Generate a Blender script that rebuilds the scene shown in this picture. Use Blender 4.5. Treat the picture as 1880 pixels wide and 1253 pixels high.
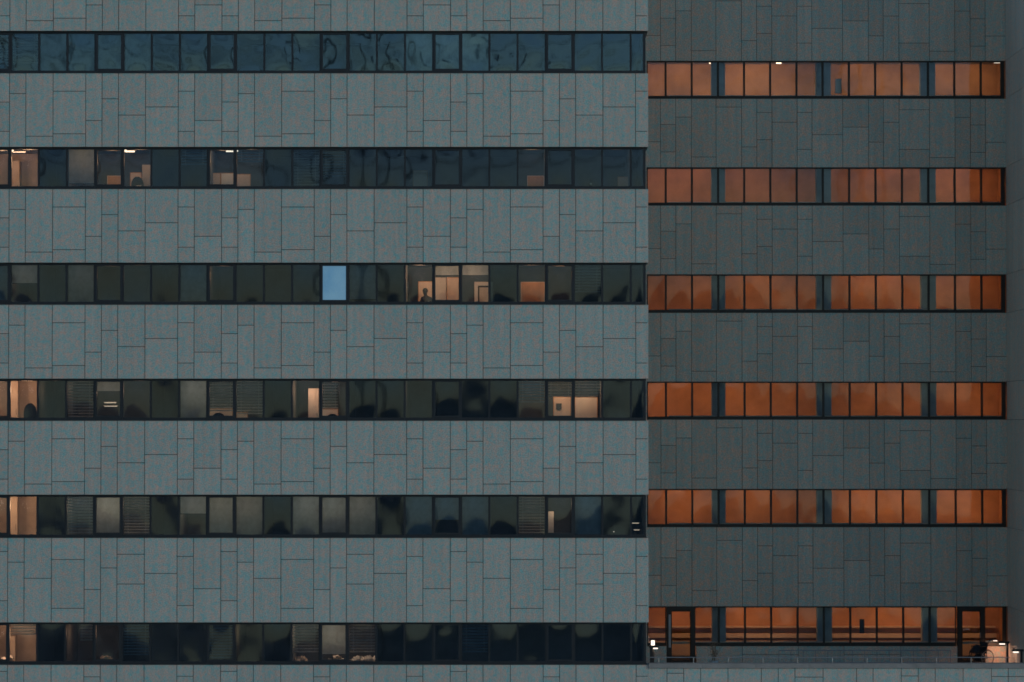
import bpy, bmesh, math, random
from mathutils import Vector, Matrix, noise
R = math.radians
random.seed(7)
scene = bpy.context.scene
for o in list(bpy.data.objects):
    bpy.data.objects.remove(o)
COL = scene.collection

# ------------------------------------------------------------------ camera
EYE = 24.0            # height of the camera above the ground (m)
DIST = 110.0          # from the camera to the front facade (plane y = 0)
F = 6000.0            # focal length in photo pixels (1880 wide)
PITCH = math.atan(151.0 / F)
cam_d = bpy.data.cameras.new('camera')
cam = bpy.data.objects.new('camera', cam_d)
COL.objects.link(cam)
cam.location = (0, -DIST, EYE)
cam.rotation_euler = (R(90) + PITCH, 0, 0)
cam_d.sensor_width = 36.0
cam_d.lens = F / 1880.0 * 36.0
cam_d.clip_start = 1.0
cam_d.clip_end = 6000.0
scene.camera = cam

# ------------------------------------------------------------------ light
SUN_EL, SUN_AZ = 11.0, 67.0        # degrees; azimuth measured from straight behind the camera, to the right
w = bpy.data.worlds.new("World")
scene.world = w
w.use_nodes = True
nt = w.node_tree
sky = nt.nodes.new('ShaderNodeTexSky')
sky.sky_type = 'NISHITA'
sky.sun_disc = False
sky.sun_elevation = R(SUN_EL)
sky.sun_rotation = R(180 - SUN_AZ)
sky.air_density = 1.0
sky.dust_density = 0.5
sky.ozone_density = 3.0
bg = nt.nodes['Background']
nt.links.new(sky.outputs[0], bg.inputs[0])
bg.inputs[1].default_value = 0.15
sl = bpy.data.lights.new('sun', 'SUN')
sl.energy = 1.0
sl.angle = R(12)
sl.color = (1.0, 0.97, 0.92)
so = bpy.data.objects.new('sun', sl)
COL.objects.link(so)
dv = Vector((-math.sin(R(SUN_AZ)) * math.cos(R(SUN_EL)), math.cos(R(SUN_AZ)) * math.cos(R(SUN_EL)), -math.sin(R(SUN_EL))))
so.rotation_euler = dv.to_track_quat('-Z', 'Y').to_euler()
so.location = (60, -60, 60)
scene.view_settings.view_transform = 'Standard'
scene.view_settings.look = 'None'
scene.view_settings.gamma = 1
scene.view_settings.exposure = -0.1
scene.cycles.filter_width = 1.7
scene.cycles.max_bounces = 8
scene.cycles.transparent_max_bounces = 12
scene.cycles.caustics_reflective = False
scene.cycles.caustics_refractive = False

# ------------------------------------------------------------------ measuring
def P(px, py, Y):
    """the point of the vertical plane y = Y seen at photo pixel (px, py)"""
    u, v = (px - 940.0) / F, (626.5 - py) / F
    yy = math.cos(PITCH) - v * math.sin(PITCH)
    zz = math.sin(PITCH) + v * math.cos(PITCH)
    t = (Y + DIST) / yy
    return Vector((u * t, Y, EYE + zz * t))
def PX(px, Y, py=300): return P(px, py, Y).x
def PZ(py, Y): return P(940, py, Y).z
S = DIST / F          # metres per photo pixel on the front facade

# ------------------------------------------------------------------ materials
def new_mat(name):
    m = bpy.data.materials.new(name); m.use_nodes = True
    return m, m.node_tree, m.node_tree.nodes['Principled BSDF']
def N(nt, t, **kw):
    n = nt.nodes.new(t)
    for k, v in kw.items(): setattr(n, k, v)
    return n
def noise_node(nt, scale, detail=2, rough=.5, vec=None):
    n = N(nt, 'ShaderNodeTexNoise'); n.inputs['Scale'].default_value = scale
    n.inputs['Detail'].default_value = detail; n.inputs['Roughness'].default_value = rough
    if vec: nt.links.new(vec, n.inputs['Vector'])
    return n
def mixc(nt, fac, a, b, blend='MIX'):
    m = N(nt, 'ShaderNodeMix', data_type='RGBA', blend_type=blend)
    for s, v in ((m.inputs['Factor'], fac), (m.inputs[6], a), (m.inputs[7], b)):
        if hasattr(v, 'links') or isinstance(v, bpy.types.NodeSocket): nt.links.new(v, s)
        elif isinstance(v, (int, float)): s.default_value = v
        else: s.default_value = (*v, 1)
    return m.outputs[2]
def ramp(nt, fac, p0, p1):
    m = N(nt, 'ShaderNodeMapRange'); nt.links.new(fac, m.inputs[0])
    m.inputs[1].default_value = p0; m.inputs[2].default_value = p1
    return m.outputs[0]

def cladding(name, base, warm, cool, vary=.10, mott=1.0):
    """fibre-cement panels: mottled stone-like surface, every panel a slightly different tone"""
    m, nt, b = new_mat(name)
    tc = N(nt, 'ShaderNodeTexCoord').outputs['Object']
    n1 = noise_node(nt, 4.2, 4, .7, tc)         # hand-sized tint patches
    n2 = noise_node(nt, 10, 3, .7, tc)
    n3 = noise_node(nt, 30, 2, .7, tc)          # aggregate
    f1 = ramp(nt, n1.outputs['Fac'], .40, .60)
    f2 = ramp(nt, n2.outputs['Fac'], .38, .62)
    c = mixc(nt, f1, mixc(nt, .75, base, warm), mixc(nt, .75, base, cool))
    c = mixc(nt, .45, c, mixc(nt, f2, cool, warm))
    # per-panel tone
    g = N(nt, 'ShaderNodeNewGeometry')
    rv = ramp(nt, g.outputs['Random Per Island'], 0, 1)
    mr = N(nt, 'ShaderNodeMapRange'); nt.links.new(rv, mr.inputs[0])
    mr.inputs[3].default_value = 1 - vary; mr.inputs[4].default_value = 1 + vary * .5
    mr3 = N(nt, 'ShaderNodeMapRange'); nt.links.new(n3.outputs['Fac'], mr3.inputs[0])
    mr3.inputs[1].default_value = .3; mr3.inputs[2].default_value = .7
    mr3.inputs[3].default_value = 1 - .32 * mott; mr3.inputs[4].default_value = 1 + .32 * mott
    mp = N(nt, 'ShaderNodeMapping'); mp.inputs['Scale'].default_value = (7, 7, .35); nt.links.new(tc, mp.inputs[0])
    n4 = noise_node(nt, 1.0, 4, .7, mp.outputs[0])
    mr4 = N(nt, 'ShaderNodeMapRange'); nt.links.new(n4.outputs['Fac'], mr4.inputs[0])
    mr4.inputs[1].default_value = .3; mr4.inputs[2].default_value = .7; mr4.inputs[3].default_value = .90; mr4.inputs[4].default_value = 1.06
    mu4 = N(nt, 'ShaderNodeMath', operation='MULTIPLY'); nt.links.new(mr4.outputs[0], mu4.inputs[0]); nt.links.new(mr3.outputs[0], mu4.inputs[1])
    mr3 = mu4
    mu = N(nt, 'ShaderNodeMath', operation='MULTIPLY')
    nt.links.new(mr.outputs[0], mu.inputs[0]); nt.links.new(mr3.outputs[0], mu.inputs[1])
    vm = N(nt, 'ShaderNodeVectorMath', operation='SCALE')
    nt.links.new(c, vm.inputs[0]); nt.links.new(mu.outputs[0], vm.inputs['Scale'])
    nt.links.new(vm.outputs[0], b.inputs['Base Color'])
    b.inputs['Roughness'].default_value = .8
    bp = N(nt, 'ShaderNodeBump'); bp.inputs['Strength'].default_value = .25; bp.inputs['Distance'].default_value = .01
    nt.links.new(n3.outputs['Fac'], bp.inputs['Height']); nt.links.new(bp.outputs[0], b.inputs['Normal'])
    return m
def plain(name, col, rough=.6, metal=0.0, var=.12, scale=3.0):
    m, nt, b = new_mat(name)
    tc = N(nt, 'ShaderNodeTexCoord').outputs['Object']
    n = noise_node(nt, scale, 3, .6, tc)
    f = ramp(nt, n.outputs['Fac'], .3, .7)
    lo = tuple(c * (1 - var) for c in col); hi = tuple(min(1, c * (1 + var)) for c in col)
    nt.links.new(mixc(nt, f, lo, hi), b.inputs['Base Color'])
    b.inputs['Roughness'].default_value = rough; b.inputs['Metallic'].default_value = metal
    return m
def glow(name, col, strength):
    m, nt, b = new_mat(name)
    b.inputs['Base Color'].default_value = (.8, .8, .8, 1)
    b.inputs['Emission Color'].default_value = (*col, 1)
    b.inputs['Emission Strength'].default_value = strength
    return m
def glass_mat(name, ior, tint, warp=.0015, rough=.035, coat=(.60, .70, .90)):
    m = bpy.data.materials.new(name); m.use_nodes = True
    nt = m.node_tree; nt.nodes.remove(nt.nodes['Principled BSDF'])
    out = nt.nodes['Material Output']
    fr = N(nt, 'ShaderNodeFresnel'); fr.inputs['IOR'].default_value = ior
    tr = N(nt, 'ShaderNodeBsdfTransparent'); tr.inputs[0].default_value = (*tint, 1)
    gl = N(nt, 'ShaderNodeBsdfGlossy'); gl.inputs['Roughness'].default_value = rough
    gl.inputs['Color'].default_value = (*coat, 1)
    tc = N(nt, 'ShaderNodeTexCoord').outputs['Object']
    n = noise_node(nt, 1.6, 1, .4, tc)
    bp = N(nt, 'ShaderNodeBump'); bp.inputs['Strength'].default_value = .5; bp.inputs['Distance'].default_value = warp
    nt.links.new(n.outputs['Fac'], bp.inputs['Height']); nt.links.new(bp.outputs[0], gl.inputs['Normal'])
    mx = N(nt, 'ShaderNodeMixShader')
    nt.links.new(fr.outputs[0], mx.inputs[0]); nt.links.new(tr.outputs[0], mx.inputs[1]); nt.links.new(gl.outputs[0], mx.inputs[2])
    nt.links.new(mx.outputs[0], out.inputs['Surface'])
    return m
def fabric(name, col, trans=.35):
    m = bpy.data.materials.new(name); m.use_nodes = True
    nt = m.node_tree; nt.nodes.remove(nt.nodes['Principled BSDF'])
    out = nt.nodes['Material Output']
    tc = N(nt, 'ShaderNodeTexCoord').outputs['Object']
    n = noise_node(nt, 5, 3, .6, tc)
    c = mixc(nt, ramp(nt, n.outputs['Fac'], .3, .7), tuple(x * .85 for x in col), tuple(min(1, x * 1.12) for x in col))
    d = N(nt, 'ShaderNodeBsdfDiffuse'); t = N(nt, 'ShaderNodeBsdfTranslucent')
    nt.links.new(c, d.inputs[0]); nt.links.new(c, t.inputs[0])
    mx = N(nt, 'ShaderNodeMixShader'); mx.inputs[0].default_value = trans
    nt.links.new(d.outputs[0], mx.inputs[1]); nt.links.new(t.outputs[0], mx.inputs[2])
    nt.links.new(mx.outputs[0], out.inputs['Surface'])
    return m

M = {}
M['clad'] = cladding('pale_cladding', (.36, .395, .35), (.58, .375, .295), (.14, .425, .435), .07)
M['clad_dark'] = cladding('grey_cladding', (.62, .51, .42), (.86, .48, .31), (.30, .545, .50), .11, 1.3)
M['clad_side'] = cladding('side_wall_cladding', (.72, .62, .52), (.85, .60, .45), (.50, .62, .58), .08, 1.3)  # paler copy of the rear cladding, lightened to offset shade on this wall
M['joint'] = plain('joint_shadow_gap', (.015, .022, .024), .9)
M['core'] = plain('concrete_core', (.10, .10, .10), .9)
M['frame'] = plain('dark_aluminium', (.022, .026, .03), .42, .3)
M['frame_warm'] = plain('bronze_aluminium', (.030, .024, .018), .45, .3)
M['glass'] = glass_mat('window_glass', 1.56, (.80, .86, .86))
M['glass_wavy'] = glass_mat('warped_window_glass', 1.8, (.80, .86, .86), .008, .03, (.64, .84, .98))
M['glass_rear'] = glass_mat('corridor_glass', 1.5, (.86, .88, .86))
M['room'] = plain('office_wall', (.42, .33, .27), .9)
M['room_dark'] = plain('office_back_wall', (.10, .11, .115), .9)  # darker copy of the office wall, the rooms' dimness put into its colour
M['ceiling'] = plain('ceiling_tile', (.42, .42, .40), .9)
M['carpet'] = plain('carpet', (.06, .06, .065), 1)
M['orange_wall'] = plain('orange_corridor_wall', (.52, .27, .13), .85, 0, .28, .8)
M['radiator_gap'] = plain('radiator_grille', (.20, .10, .06), .8)  # dark bar among the imitated parapet reflections
M['column'] = plain('concrete_column', (.40, .48, .52), .8)
M['white'] = plain('white_laminate', (.70, .64, .58), .5, 0, .05)
M['beige'] = plain('beige_laminate', (.60, .47, .37), .6, 0, .08)
M['wood'] = plain('orange_wood', (.52, .27, .12), .6, 0, .15)
M['dark'] = plain('dark_plastic', (.02, .02, .022), .6)
M['paper'] = plain('paper', (.75, .70, .64), .8)
M['slat'] = fabric('blind_slat', (.42, .42, .40), .25)
M['slat_blue'] = fabric('blue_grey_slat', (.22, .32, .40), .25)
M['shade'] = fabric('roller_shade', (.38, .43, .43), .4)
M['shade_pale'] = fabric('pale_shade', (.42, .56, .60), .3)
M['shade_blue'] = fabric('dim_blue_shade', (.20, .28, .34), .3)
M['steel'] = plain('galvanised_steel', (.30, .31, .31), .45, .6)
M['coping'] = plain('stone_coping', (.22, .22, .21), .8)
M['paving'] = plain('terrace_paving', (.18, .18, .17), .85)
M['lamp_warm'] = glow('lit_tube', (1, .66, .46), 3)
M['lamp_dim'] = glow('dim_tube', (1, .72, .52), 1.1)
M['lamp_white'] = glow('lit_panel', (1, .84, .70), 1.7)
M['ground'] = plain('pale_paved_ground', (.40, .36, .29), .95, 0, .45, .03)  # ground colour lightened to brighten what the windows reflect
M['hill'] = plain('dry_grass_hill', (.42, .40, .32), 1, 0, .4, .02)  # hill colour lightened in place of distance haze
M['leaf'] = plain('foliage', (.04, .05, .03), .9)
M['bark'] = plain('dry_twig', (.24, .17, .11), .9)
M['skin'] = plain('skin', (.35, .2, .15), .6)
M['cloth'] = plain('dark_clothing', (.02, .022, .028), .9)
M['hair'] = plain('dark_hair', (.012, .010, .009), .7)

# ------------------------------------------------------------------ mesh helpers
class MB:
    def __init__(s): s.v = []; s.f = []; s.m = []; s.sm = []
    def quad_strip(s, pts, faces, mi=0, smooth=False):
        o = len(s.v); s.v += [tuple(p) for p in pts]
        for f in faces: s.f.append(tuple(o + i for i in f)); s.m.append(mi); s.sm.append(smooth)
    def box(s, x0, x1, y0, y1, z0, z1, mi=0, mat=None):
        if x0 > x1: x0, x1 = x1, x0
        if y0 > y1: y0, y1 = y1, y0
        if z0 > z1: z0, z1 = z1, z0
        p = [(x0, y0, z0), (x1, y0, z0), (x1, y1, z0), (x0, y1, z0), (x0, y0, z1), (x1, y0, z1), (x1, y1, z1), (x0, y1, z1)]
        if mat: p = [tuple(mat @ Vector(q)) for q in p]
        s.quad_strip(p, [(0, 3, 2, 1), (4, 5, 6, 7), (0, 1, 5, 4), (1, 2, 6, 5), (2, 3, 7, 6), (3, 0, 4, 7)], mi)
        return s
    def tube(s, a, b, r, n=8, mi=0, r2=None):
        a, b = Vector(a), Vector(b); d = (b - a).normalized()
        q = d.to_track_quat('Z', 'Y'); r2 = r if r2 is None else r2
        pts = [a + q @ Vector((math.cos(2 * math.pi * k / n) * r, math.sin(2 * math.pi * k / n) * r, 0)) for k in range(n)]
        pts += [b + q @ Vector((math.cos(2 * math.pi * k / n) * r2, math.sin(2 * math.pi * k / n) * r2, 0)) for k in range(n)]
        fs = [(k, (k + 1) % n, n + (k + 1) % n, n + k) for k in range(n)]
        fs += [tuple(reversed(range(n))), tuple(range(n, 2 * n))]
        s.quad_strip(pts, fs, mi, False); return s
    def path(s, pts, r, n=8, mi=0):
        for a, b in zip(pts, pts[1:]): s.tube(a, b, r, n, mi)
        return s
    def ring(s, c, ax, R0, r, n=28, k=8, mi=0):
        q = Vector(ax).normalized().to_track_quat('Z', 'Y'); c = Vector(c); pts = []
        for i in range(n):
            a = 2 * math.pi * i / n
            for j in range(k):
                b = 2 * math.pi * j / k
                pts.append(c + q @ Vector(((R0 + r * math.cos(b)) * math.cos(a), (R0 + r * math.cos(b)) * math.sin(a), r * math.sin(b))))
        fs = [(i * k + j, ((i + 1) % n) * k + j, ((i + 1) % n) * k + (j + 1) % k, i * k + (j + 1) % k) for i in range(n) for j in range(k)]
        s.quad_strip(pts, fs, mi, True); return s
    def build(s, name, mats, parent=None):
        me = bpy.data.meshes.new(name); me.from_pydata(s.v, [], s.f)
        if not isinstance(mats, (list, tuple)): mats = [mats]
        for m in mats: me.materials.append(m)
        me.polygons.foreach_set('material_index', s.m)
        me.polygons.foreach_set('use_smooth', s.sm)
        me.update()
        o = bpy.data.objects.new(name, me); COL.objects.link(o)
        if parent: o.parent = parent
        return o
def tag(o, label=None, cat=None, group=None, kind=None):
    if label: o['label'] = label
    if cat: o['category'] = cat
    if group: o['group'] = group
    if kind: o['kind'] = kind
    return o
def empty(name, loc=(0, 0, 0), rz=0):
    o = bpy.data.objects.new(name, None); COL.objects.link(o)
    o.location = loc; o.rotation_euler = (0, 0, rz); o.empty_display_size = .3
    return o
def light(name, kind, loc, energy, color, parent=None, size=None, size_y=None, rot=None, radius=.1):
    d = bpy.data.lights.new(name, kind); d.energy = energy; d.color = color
    if kind == 'AREA':
        d.shape = 'RECTANGLE'; d.size = size; d.size_y = size_y
    else: d.shadow_soft_size = radius
    o = bpy.data.objects.new(name, d); COL.objects.link(o); o.location = loc
    if rot: o.rotation_euler = rot
    if parent: o.parent = parent; o.matrix_parent_inverse = Matrix.Translation(parent.location).inverted()
    return o

# ------------------------------------------------------------------ ground, hills
g = MB(); g.quad_strip([(-3000, -3000, 0), (3000, -3000, 0), (3000, 3000, 0), (-3000, 3000, 0)], [(0, 1, 2, 3)])
tag(g.build('ground', M['ground']), kind='structure')
def hill_ring(name, rad, base, amp, seed, a0=175, a1=365, n=260):
    h = MB(); pts = []
    for i in range(n + 1):
        a = R(a0 + (a1 - a0) * i / n)
        hh = base + amp * noise.fractal(Vector((i * .13, seed, 0)), 1.0, 2.1, 5)
        hh += amp * .25 * noise.noise(Vector((i * .35, seed + 5, 0)))
        for k, (dr, kz) in enumerate(((0, 0), (60, .45), (150, .85), (220, 1), (420, .6), (700, 0))):
            r_ = rad + dr
            pts.append((r_ * math.cos(a), r_ * math.sin(a), max(0, hh) * kz - .5))
    fs = [(i * 6 + k, (i + 1) * 6 + k, (i + 1) * 6 + k + 1, i * 6 + k + 1) for i in range(n) for k in range(5)]
    h.quad_strip(pts, fs, 0, True)
    return tag(h.build(name, M['hill']), kind='structure')
hill_ring('hills', 900, 42, 22, 3.3)
hill_ring('mountains', 1800, 62, 80, 9.1)

# cranes and power line added unseen, to draw dark lines in the window reflections
def added_crane(x, y, h, jib, rz, label):
    t = empty('tower_crane', (x, y, 0), rz); tag(t, label, 'crane')
    mb = MB()
    for sx in (-1, 1):
        for sy in (-1, 1): mb.box(sx * .9 - .15, sx * .9 + .15, sy * .9 - .15, sy * .9 + .15, 0, h)
    k = 0; z = 0
    while z < h - 2:
        s1 = 1 if k % 2 else -1
        for sy in (-.9, .9): mb.tube((-.9 * s1, sy, z), (.9 * s1, sy, z + 2.4), .09, 4)
        z += 2.4; k += 1
    mb.build('mast', M['steel'], t)
    mb = MB()
    for sy in (-.6, .6): mb.box(-jib * .3, jib, sy - .13, sy + .13, h, h + .26)
    mb.box(-jib * .05, jib * .95, -.13, .13, h + 1.6, h + 1.86)
    k = 0; x_ = 0
    while x_ < jib - 2:
        mb.tube((x_, -.6, h + .2), (x_ + 1.5, 0, h + 1.7), .08, 4); mb.tube((x_ + 1.5, 0, h + 1.7), (x_ + 3, .6, h + .2), .08, 4); x_ += 3
    mb.build('jib', M['steel'], t)
    mb = MB(); mb.box(-.8, .8, -.8, .8, h + .3, h + 8); mb.tube((0, 0, h + 8), (jib * .75, 0, h + 1.8), .12, 5); mb.tube((0, 0, h + 8), (-jib * .28, 0, h + .4), .12, 5)
    mb.build('tower_head', M['steel'], t)
    MB().box(-jib * .3, -jib * .22, -1, 1, h - 2.5, h - .01).build('counterweight', M['column'], t)
    MB().box(.9, 2.6, -2.2, -.7, h - 2.4, h - .02).build('cab', M['white'], t)
added_crane(-70, -300, 78, 46, R(20), 'tall tower crane far behind the viewer, only in reflections')
def added_power_line(xs, y, h, label):
    t = empty('power_line', (xs[0], y, 0)); tag(t, label, 'power line')
    for x in xs:
        mb = MB()
        for sx in (-1, 1):
            for sy in (-1, 1): mb.tube((x - xs[0] + sx * 3.2, sy * 3.2, 0), (x - xs[0] + sx * .5, sy * .5, h), .22, 4)
        for k in range(9):
            z0, z1 = h * k / 9, h * (k + 1) / 9; a0, a1 = 3.2 - 2.7 * k / 9, 3.2 - 2.7 * (k + 1) / 9
            for sy in (-1, 1): mb.tube((x - xs[0] - a0, sy * a0, z0), (x - xs[0] + a1, sy * a1, z1), .12, 4); mb.tube((x - xs[0] + a0, sy * a0, z0), (x - xs[0] - a1, sy * a1, z1), .12, 4)
        for zz, ww in ((h - 1, 5), (h - 7, 7), (h - 13, 5)): mb.box(x - xs[0] - .3, x - xs[0] + .3, -ww, ww, zz, zz + .4)
        mb.build('pylon', M['steel'], t)
    for zz, ww in ((h - 1, 5), (h - 7, 7), (h - 13, 5)):
        for s_ in (-1, 1):
            mb = MB(); pts = []
            for a, b in zip(xs, xs[1:]):
                pts += [(a + (b - a) * k / 14 - xs[0], s_ * ww, zz - 7 * 4 * (k / 14) * (1 - k / 14)) for k in range(14)]
            pts.append((xs[-1] - xs[0], s_ * ww, zz))
            mb.path(pts, .13, 4); mb.build('cable', M['dark'], t)
added_power_line([-170, -62, 40, 150], -250, 74, 'lattice power line far behind the viewer, only in reflections')
added_crane(-18, -280, 66, 40, R(160), 'shorter tower crane far behind the viewer, only in reflections')

# ------------------------------------------------------------------ facade panels
def panels(mb, x0, x1, ztop, zbot, cols, Yf, gap=.020, th=.03):
    """cols: list of (xa, xb, [joint heights below the top, m])"""
    for xa, xb, js in cols:
        xa_, xb_ = max(xa, x0), min(xb, x1)
        if xb_ - xa_ < .05: continue
        zs = [ztop] + [ztop - j for j in js if .05 < j < (ztop - zbot) - .05] + [zbot]
        for k in range(len(zs) - 1):
            ta = 0 if k == 0 else gap / 2
            tb = 0 if k == len(zs) - 2 else gap / 2
            mb.box(xa_ + (gap / 2 if xa_ > x0 else 0), xb_ - (gap / 2 if xb_ < x1 else 0), Yf, Yf + th, zs[k + 1] + tb, zs[k] - ta)

# ---- the pale front wing
XEND = PX(1190, 0, 300)
FB = [(57, 135), (270, 347.5), (482.5, 560), (695.5, 773), (908.5, 988), (1143, 1221)]    # window bands (photo rows)
YG = .20                                   # glass set back behind the panels
YR = 9.1                                   # plane of the rear wing
XL = PX(-420, 0)
front = empty('office_building', (XL, 0, 0))
tag(front, 'pale grey panelled office block with dark ribbon windows, nearer and on the left', 'building', 'wings of the office complex')
front.matrix_world = Matrix.Identity(4); front.location = (0, 0, 0)
SEQ = [(30, 33, 107), (50, 87), (30, 53, 107), (30, 37.5), (50, 116), (60, 33, 111.5), (30, 87), (30, 47), (50, 77), (60, 62)]
SEQ6 = [(30, 34, 124), (50, 93), (30, 25, 115), (30, 44.5), (50, 74), (60, 39.5, 129), (30, 94.5), (30, 55), (50, 30, 84.5), (60, 65)]
SEQ7 = [(30, 21, 100), (50, 87), (30, 12, 107), (30, 70), (50, 116), (60, 60, 111.5), (30, 22), (30, 80), (50, 77), (60, 62)]
def front_cols(seq, x_from=-93 - 420):
    x = x_from; out = []
    while x < 1200:
        for it in seq:
            xb = x + it[0]
            out.append((PX(x, 0), PX(xb, 0), [j * S for j in it[1:]])); x = xb
    return out
slabs = [(-77, 57, SEQ)] + [(FB[i][1], FB[i + 1][0], SEQ) for i in range(5)] + [(FB[5][1], 1375, SEQ7)]
slabs[5] = (FB[4][1], FB[5][0], SEQ6)
for (ya, yb, seq) in slabs:
    zt, zb = PZ(ya, 0), PZ(yb, 0)
    mb = MB()
    panels(mb, XL, XEND, zt, zb, front_cols(seq), 0)
    mb.box(XL, XEND - .035, .031, 1.0, zb + .02, zt - .004, 1)          # core behind the open joints
    mb.box(XEND - .034, XEND, .002, YR - .01, zb, zt, 0)                 # end return
    mb.box(XL, XEND - .036, .034, YR - .01, zb + .001, zb + .018, 2)     # soffit plate
    mb.build('wall', [M['clad'], M['joint'], M['frame']], front)
# what goes on above and below the picture
mb = MB()
zt = PZ(-77, 0)
mb.box(XL, XEND - .3, .25, YR - .1, zt, zt + 1.45, 1)
mb.box(XL, XEND, 0, YR + 8, zt + 1.45, zt + 3.6, 0)
mb.build('roof', [M['clad'], M['frame']], front)
zb = PZ(1375, 0)
mb = MB()
cols = front_cols(SEQ)
panels(mb, XL, XEND, zb, zb - 4, cols, 0); panels(mb, XL, XEND, zb - 4.016, 0, cols, 0)
mb.box(XL, XEND - .035, .031, YR, 0, zb - .004, 1)
mb.box(XEND - .034, XEND, .002, YR - .01, 0, zb, 0)
mb.build('base_wall', [M['clad'], M['joint']], front)

# ---- bowed window panes
def pane(mb, x0, x1, z0, z1, Y, bow, seed, mi=1, amp=.004, freq=1.6, tilt=0, n=14):
    th = .012; W, H = x1 - x0, z1 - z0
    for back in (0, 1):
        pts = []
        for j in range(n + 1):
            for i in range(n + 1):
                u, v = i / n, j / n
                d = bow * 16 * u * (1 - u) * v * (1 - v)
                d += amp * 4 * min(u * (1 - u) * 4, v * (1 - v) * 4, .5) * noise.noise(Vector((u * W * freq + seed * 7.3, v * H * freq, seed)))
                d += tilt * (v - .5) * H
                pts.append((x0 + u * W, Y - d + back * th, z0 + v * H))
        fs = [(j * (n + 1) + i, j * (n + 1) + i + 1, (j + 1) * (n + 1) + i + 1, (j + 1) * (n + 1) + i) for j in range(n) for i in range(n)]
        if back: fs = [tuple(reversed(f)) for f in fs]
        mb.quad_strip(pts, fs, mi, True)

BX = [PX(1105.3 - 51.7 * (22 - i), YG, 300) for i in range(1, 23)]    # 19.6 ... 1105.3
BX = [PX(1105.3 - 51.7 * 22 - 0, YG, 300)] + BX                        # -32
BX = [PX(1105.3 - 51.7 * (22 - i), YG, 300) for i in range(0, 23)] + [PX(1158, YG), PX(1182.5, YG)]
def window_row(r):
    ya, yb = FB[r]
    zh, zs = PZ(ya, 0), PZ(yb, 0)
    zh = PZ(ya, 0) - .0; 
    band = empty('window_band'); band.parent = front
    for i in range(24):
        x0, x1 = BX[i], BX[i + 1]
        mb = MB(); e = .001
        op = (i % 4 == 0)
        hw = .031
        zt_, zb_ = zh - .02, zs + .004
        a, b = x0 + e, x1 - e
        top, bot = .055, .105
        y0, y1 = YG - .05, YG + .07
        mb.box(a, a + hw, y0, y1, zb_, zt_); mb.box(b - hw, b, y0, y1, zb_, zt_)
        mb.box(a + hw, b - hw, y0, y1, zt_ - top, zt_); mb.box(a + hw, b - hw, y0, y1, zb_, zb_ + bot)
        ga, gb, gz0, gz1 = a + hw, b - hw, zb_ + bot, zt_ - top
        if op:      # opening sash with its own thicker frame
            s = .052; y0s = y0 - .018
            mb.box(ga - .012, ga + s, y0s, y1 - .01, gz0 - .01, gz1 + .01); mb.box(gb - s, gb + .012, y0s, y1 - .01, gz0 - .01, gz1 + .01)
            mb.box(ga + s, gb - s, y0s, y1 - .01, gz1 - s * .6, gz1 + .01); mb.box(ga + s, gb - s, y0s, y1 - .01, gz0 - .01, gz0 + s * 1.2)
            ga += s; gb -= s; gz0 += s * 1.2; gz1 -= s * .6
        rnd = random.Random(r * 100 + i)
        bow = rnd.choice((1, 1, 1, -.7)) * rnd.uniform(*((.003, .009), (.003, .008), (.002, .0045), (.0018, .004), (.0018, .004), (.0018, .004))[r])
        pane(mb, ga, gb, gz0, gz1, YG, bow, r * 31 + i * 1.7, 1, .0016 if r == 0 else (.0009 if r == 1 else .0004), 2.0 if r == 0 else 1.3,
             tilt=(0, -.004, .004, -.009, -.027, -.041)[r] + rnd.uniform(-.004, .004))
        mb.build('window', [M['frame'], M['glass_wavy' if r == 0 else 'glass']], band)
    # plain continuation to the left, outside the picture, and the glazed corner return
    mb = MB()
    mb.box(XL, BX[0], YG - .03, YG + .05, zs + .004, zh - .02)
    mb.box(XL, BX[-1] + .05, -.012, YG - .052, zs + .0005, zs + .014)
    mb.box(BX[-1] + .002, BX[-1] + .05, YG - .05, YR - .05, zs + .004, zh - .02)
    mb.build('window_frame', [M['frame']], band)
for r in range(6): window_row(r)

# ------------------------------------------------------------------ rooms behind the ribbon windows
YB = 4.2
ROOMS = {  # row -> list of (first window, last window, energy, colour, wall shade) ; the rest is unlit
    0: [(15, 17, 5, (.55, .85, 1.0))],
    1: [(0, 1, 44, (1, .58, .34)), (3, 5, 17, (1, .58, .34)), (8, 9, 11, (1, .66, .44)), (19, 19, 5, (1, .6, .34)), (21, 22, 1.6, (1, .7, .5))],
    2: [(1, 1, 3, (1, .7, .5)), (3, 5, 4, (1, .6, .36)), (8, 8, 3, (1, .55, .3)), (12, 12, 30, (.30, .62, 1.0)), (15, 17, 42, (1, .58, .36)), (19, 20, 14, (1, .48, .2))],
    3: [(0, 1, 85, (1, .60, .38)), (2, 2, 3, (1, .6, .36)), (3, 5, 14, (1, .66, .48)), (7, 9, 17, (1, .76, .60)), (11, 12, 20, (1, .58, .38)), (15, 15, 2, (1, .6, .4)), (19, 21, 30, (1, .60, .38))],
    4: [(0, 1, 75, (1, .62, .38)), (3, 5, 26, (1, .76, .58)), (7, 9, 14, (1, .74, .56)), (11, 13, 14, (1, .80, .66)), (15, 17, 4, (.5, .75, 1)), (19, 20, 14, (1, .68, .46)), (21, 21, 3, (.6, .8, 1))],
    5: [(0, 1, 50, (1, .62, .40)), (3, 4, 9, (1, .58, .36)), (9, 9, 3, (1, .6, .3)), (11, 13, 20, (1, .70, .52))],
}
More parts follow.
